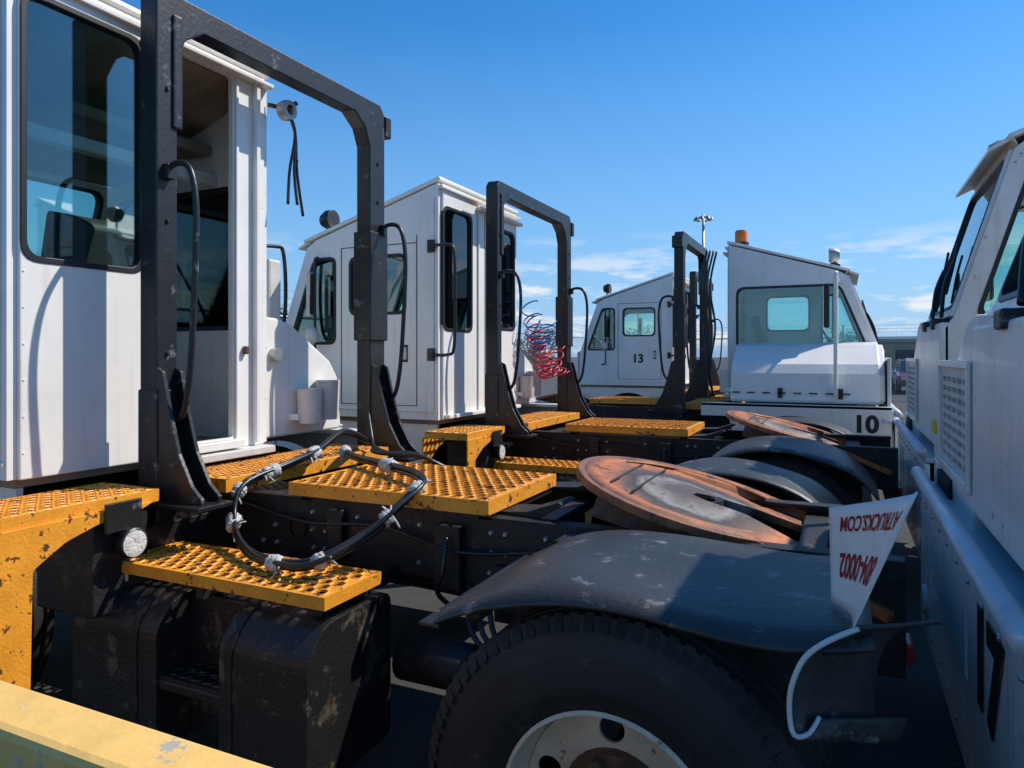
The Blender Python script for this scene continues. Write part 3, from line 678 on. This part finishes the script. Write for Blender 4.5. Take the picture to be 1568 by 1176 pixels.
box('warning_label',-3.415,-3.412,-.45,-.22,Z1(2.505),Z1(2.555),'yl',T1,0)
def coil(name,a,b,sag,r,turns,m,T,hr=.007):
    a=Vector(a);b=Vector(b);pts=[]
    n=turns*10
    for i in range(n+1):
        t=i/n; c=a.lerp(b,t)+Vector((0,0,-sag*4*t*(1-t)))
        an=2*math.pi*turns*t
        pts.append(c+Vector((math.cos(an)*r,math.sin(an)*r*.8,math.sin(an)*r*.5)))
    tube(name,pts,hr,m,T,seg=6,smoothpath=False)
coil('coiled_air_hose_red',(-2.92,.30,2.05),(-2.80,.62,1.75),.42,.085,12,'redh',T2)
coil('coiled_air_hose_blue',(-2.95,.26,2.18),(-2.85,.52,2.0),.34,.085,11,'blueh',T2)
coil('coiled_air_hose_dark',(-2.95,.30,1.95),(-2.74,.60,1.50),.14,.08,8,'redh',T2)
for k in range(4):
    tube('vertical_hose_%d'%k,[(-2.93+.03*k,.25+.05*k,2.95),(-2.86+.03*k,.32+.05*k,2.5),(-2.92+.04*k,.30+.03*k,2.0),(-2.86,.34+.05*k,1.5),(-2.9,.3,1.15)],.013,'hose',T10)

# ------------------------------------------------------------ yellow barrier rail in the foreground
Bm=empty('yellow_barrier_rail',(0,0,0))
box('beam',-4.2,-.35,.86,1.0,.58,.90,'cream',Bm,.018)
for k,xx in enumerate((-3.9,-2.2,-.5)):
    box('post_%d'%k,xx-.06,xx+.06,.87,.99,0,.575,'cream',Bm,.01)
    box('base_%d'%k,xx-.12,xx+.12,.80,1.06,0.004,.02,'galv',Bm,.004)

# ------------------------------------------------------------ ground
me=bpy.data.meshes.new('g'); me.from_pydata([(-900,-900,0),(900,-900,0),(900,900,0),(-900,900,0)],[],[(0,1,2,3)])
add('ground',me,'asphalt',None)

# ------------------------------------------------------------ fences
def fence(p0,p1):
    F_=empty('chain_link_fence',(p0[0],p0[1],0),math.atan2(p1[1]-p0[1],p1[0]-p0[0]))
    Ln=math.hypot(p1[0]-p0[0],p1[1]-p0[1]); H=2.35
    V=[];F=[]
    def strip(a,b,w):
        a=Vector(a);b=Vector(b);d=(b-a).normalized();s=Vector((-d.z,0,d.x))*w; n=len(V)
        V.extend([a-s,b-s,b+s,a+s]); F.append((n,n+1,n+2,n+3))
    x=-H
    while x<Ln:
        for sg in (1,-1):
            a=x if sg>0 else x+H; 
            x0_,z0_=(a,.05); x1_,z1_=(a+sg*H,H)
            if 0<=min(x0_,x1_) and max(x0_,x1_)<=Ln: strip((x0_,0,z0_),(x1_,0,z1_),.0035)
        x+=.085
    mesh('chain_mesh',V,F,'galv',F_,fix=False)
    n=int(Ln/3)
    for i in range(n+1):
        xx=i*Ln/n
        tube('post_%d'%i,[(xx,0,0),(xx,0,H+.08),(xx,-.22,H+.45)],.035,'galv',F_,smoothpath=False,seg=8)
    tube('top_rail',[(0,0,H),(Ln,0,H)],.025,'galv',F_,smoothpath=False,seg=6)
    for k in range(3):
        t=(k+1)/3
        pts=[]
        m_=int(Ln/1.5)
        for i in range(m_+1):
            pts.append((i*Ln/m_,-.22*t,H+.08+.37*t-.01*(i%2)))
        tube('barbed_wire_%d'%k,pts,.004,'galv',F_,smoothpath=False,seg=4)
        V=[];F=[]
        xx=0
        while xx<Ln:
            strip((xx-.025,-.22*t,H+.05+.37*t),(xx+.025,-.22*t,H+.10+.37*t),.003); xx+=.15
        mesh('barbs_%d'%k,V,F,'galv',F_,fix=False)
fence((-9,-6),(-9,30)); fence((-9,30),(45,30))

# ------------------------------------------------------------ background
Bd=empty('warehouse_building',(0,0,0))
box('walls',2.8,70,85,110,0,3.1,'build',Bd,0)
box('roof',2.3,70.5,84.5,110.5,3.1,3.5,'roofm',Bd,0)
boxes('windows',[(5+i*5,7.5+i*5,84.97,85.1,1.2,2.3) for i in range(12)],'dark',Bd)
boxes('roller_doors',[(8.2+i*10,9.6+i*10,84.96,85.1,0,2.4) for i in range(6)],'roofm',Bd)

def car(x,y,rz,c,van=False):
    nm='parked_car' if not van else 'parked_van'
    C=empty(nm,(x,y,0),rz)
    k='car_'+str(c)
    if k not in M: M[k]=mat('car_paint',c,.25,dirt=.08,bump=0,coat=.8)
    h=1.48 if not van else 1.9
    low=rnd([(-2.2,.35),(2.2,.35),(2.25,.62),(2.15,.80),(1.25,.93),(-1.9,.98),(-2.2,.9),(-2.25,.6)],.1,3)
    panel('body',low,[],1.76,MY(0),k,C,bevel=.06)
    g=[(1.15,.90),(.45,h-.05),(.3,h),(-1.2,h),(-1.45,h-.08),(-1.95,.95)] if not van else [(1.5,.90),(.95,h-.05),(.8,h),(-2.0,h),(-2.1,h-.08),(-2.18,.95)]
    o=panel('greenhouse',g,[],1.55,MY(0),'cglass',C,bevel=.04)
    for v in o.data.vertices:
        if v.co.z>1.2: v.co.y*=.86
    panel('roof',[(.46,h-.04),(.3,h+.012),(-1.2,h+.012),(-1.47,h-.07)] if not van else [(1.0,h-.04),(.8,h+.012),(-2.0,h+.012),(-2.12,h-.3)],[],1.36,MY(0),k,C,bevel=.02)
    boxes('pillars',[(-.42,-.34,-.775,-.70,.95,1.2),(-.42,-.34,.70,.775,.95,1.2)],k,C)
    for sx in (-1.35,1.4):
        for sy in (-.8,.8):
            lathe('wheel',[(.0,-.1),(.2,-.1),(.22,-.11),(.32,-.1),(.33,0),(.32,.1),(.22,.11),(.2,.1),(0,.1)],'Y',(sx,sy,.33),'tyre',C,24)
            lathe('hubcap',[(.0,.0),(.19,.0),(.2,.01)],'Y',(sx,sy+(.115 if sy>0 else -.115),.33),'galv',C,20)
    boxes('headlamps',[(2.15,2.24,-.75,-.45,.62,.74),(2.15,2.24,.45,.75,.62,.74)],'lens',C,bevel=.01)
    boxes('tail_lamps',[(-2.26,-2.17,-.8,-.5,.68,.85),(-2.26,-2.17,.5,.8,.68,.85)],'redh',C,bevel=.01)
cols=[(.55,.56,.58),(.03,.03,.035),(.35,.03,.03),(.75,.75,.75),(.04,.07,.15),(.12,.12,.13),(.6,.6,.6),(.25,.05,.04)]
for i in range(9):
    car(-2.5+i*2.75,37+random.uniform(-.3,.3),rad(-90),cols[(i*3+1)%8],van=(i in(3,6)))
for i in range(5):
    car(1.0+i*2.9,46,rad(90),cols[(i*5+3)%8])
for i in range(7):
    car(-17,12+i*3.1,rad(0),cols[(i*3)%8],van=(i%3==1))

# mast
Mt=empty('high_mast_light',(-12.5,71.5,0))
tube('pole',[(0,0,0),(0,0,15.6)],.22,'galv',Mt,smoothpath=False,seg=12,rf=lambda t:1-.5*t)
tube('ring',[(math.cos(t)*.75,math.sin(t)*.75,15.2) for t in [2*math.pi*i/16 for i in range(16)]],.06,'galv',Mt,smoothpath=False,closed=True)
for i in range(8):
    t=2*math.pi*i/8
    tube('arm_%d'%i,[(0,0,15.5),(math.cos(t)*.75,math.sin(t)*.75,15.25)],.04,'galv',Mt,smoothpath=False,seg=6)
    lathe('lamp_%d'%i,[(0,.2),(.12,.18),(.24,-.1),(0,-.1)],'Z',(math.cos(t)*.75,math.sin(t)*.75,15.15),'galv',Mt,12)

# trees
def tree(x,y,h,w):
    Tt=empty('background_tree',(x,y,0))
    tube('trunk',[(0,0,0),(.05,0,h*.3),(-.05,.05,h*.6)],.14,'bark',Tt,rf=lambda t:1-.6*t,seg=8)
    V=[];F=[]
    cl=[]
    for i in range(26):
        a=random.uniform(0,6.28); r=w*math.sqrt(random.random())*.8; z=h*random.uniform(.3,.95)
        k=1-abs(z/h-.6)*1.3
        cl.append(Vector((math.cos(a)*r*k,math.sin(a)*r*k,z)))
    for i in range(6):
        c=cl[i]; tube('limb_%d'%i,[(0,0,h*.3),(c.x*.5,c.y*.5,h*.45),tuple(c)],.05,'bark',Tt,rf=lambda t:1-.7*t,seg=5,n=3)
    for c in cl:
        R_=w*random.uniform(.18,.34)
        for _ in range(90):
            p=c+Vector((random.gauss(0,1),random.gauss(0,1),random.gauss(0,.7)))*R_*.55
            u=Vector((random.gauss(0,1),random.gauss(0,1),random.gauss(0,1))).normalized(); v=u.orthogonal().normalized(); s=random.uniform(.05,.11)
            n=len(V); V.extend([p-u*s,p+v*s*.6,p+u*s,p-v*s*.6]); F.append((n,n+1,n+2,n+3))
    mesh('crown',V,F,'leaf',Tt,fix=False)
for (x,y,h,w) in ((-24,25,4.0,2.0),(-27,30,3.6,2.4),(-22,33,3.4,1.8),(-30,21,4.4,2.4),(-25,40,3.9,2.4),(-20,47,3.5,2.2),(-14,55,3.8,2.4),(0,58,3.4,2.4),(30,60,5,3),(-34,14,4.2,2.3)):
    tree(x,y,h,w)

# ------------------------------------------------------------ light + sky
az=rad(48); el=rad(48)     # azimuth clockwise from +Y
w=bpy.data.worlds.new('World'); scene.world=w; w.use_nodes=True
nt=w.node_tree; N=nt.nodes; L=nt.links; bg=N['Background']
sk=N.new('ShaderNodeTexSky'); sk.sky_type='NISHITA'; sk.sun_disc=False; sk.sun_elevation=el; sk.sun_rotation=az
sk.air_density=1.0; sk.dust_density=.15; sk.ozone_density=4.0; sk.altitude=0
hs_=N.new('ShaderNodeHueSaturation'); hs_.inputs['Saturation'].default_value=1.33; hs_.inputs['Value'].default_value=1.3; L.new(sk.outputs[0],hs_.inputs['Color'])
tc=N.new('ShaderNodeTexCoord')
sp=N.new('ShaderNodeSeparateXYZ'); L.new(tc.outputs['Generated'],sp.inputs[0])
hz=N.new('ShaderNodeValToRGB'); c2=hz.color_ramp; c2.elements[0].position=0; c2.elements[0].color=(.9,.9,.9,1); c2.elements[1].position=.42; c2.elements[1].color=(0,0,0,1)
L.new(sp.outputs['Z'],hz.inputs[0])
mh=N.new('ShaderNodeMix'); mh.data_type='RGBA'; L.new(hz.outputs[0],mh.inputs[0]); L.new(hs_.outputs[0],mh.inputs[6]); mh.inputs[7].default_value=(1.85,3.7,6.4,1)
mp=N.new('ShaderNodeMapping'); mp.inputs['Scale'].default_value=(3.2,3.2,13); mp.inputs['Location'].default_value=(5.3,.7,1.0); L.new(tc.outputs['Generated'],mp.inputs[0])
nz=N.new('ShaderNodeTexNoise'); nz.inputs['Scale'].default_value=2.2; nz.inputs['Detail'].default_value=8; nz.inputs['Roughness'].default_value=.6; L.new(mp.outputs[0],nz.inputs['Vector'])
rp=N.new('ShaderNodeValToRGB'); rp.color_ramp.elements[0].position=.51; rp.color_ramp.elements[1].position=.61; L.new(nz.outputs['Fac'],rp.inputs[0])
mr=N.new('ShaderNodeValToRGB'); cr=mr.color_ramp; cr.elements[0].position=0; cr.elements[0].color=(1,1,1,1); cr.elements[1].position=.17; cr.elements[1].color=(0,0,0,1)
e=cr.elements.new(.10); e.color=(.9,.9,.9,1)
L.new(sp.outputs['Z'],mr.inputs[0])
ml=N.new('ShaderNodeMath'); ml.operation='MULTIPLY'; L.new(rp.outputs[0],ml.inputs[0]); L.new(mr.outputs[0],ml.inputs[1])
mx=N.new('ShaderNodeMix'); mx.data_type='RGBA'; L.new(ml.outputs[0],mx.inputs[0]); L.new(mh.outputs[2],mx.inputs[6]); mx.inputs[7].default_value=(6.6,6.9,7.3,1)
L.new(mx.outputs[2],bg.inputs[0]); bg.inputs[1].default_value=.13
sl=bpy.data.lights.new('sun','SUN'); sl.energy=5; sl.angle=rad(.5); sl.color=(1,.95,.88)
so=bpy.data.objects.new('sun',sl); col.objects.link(so)
dv=Vector((math.sin(az)*math.cos(el),math.cos(az)*math.cos(el),math.sin(el)))
so.rotation_euler=dv.to_track_quat('Z','Y').to_euler(); so.location=dv*30

# ------------------------------------------------------------ camera
cd=bpy.data.cameras.new('camera'); cam=bpy.data.objects.new('camera',cd); col.objects.link(cam)
cd.sensor_width=36; cd.lens=24.96; cd.shift_y=-.0274; cd.clip_start=.05; cd.clip_end=3000
cam.location=(0,0,1.65); cam.rotation_euler=(rad(90),0,rad(25))
scene.camera=cam
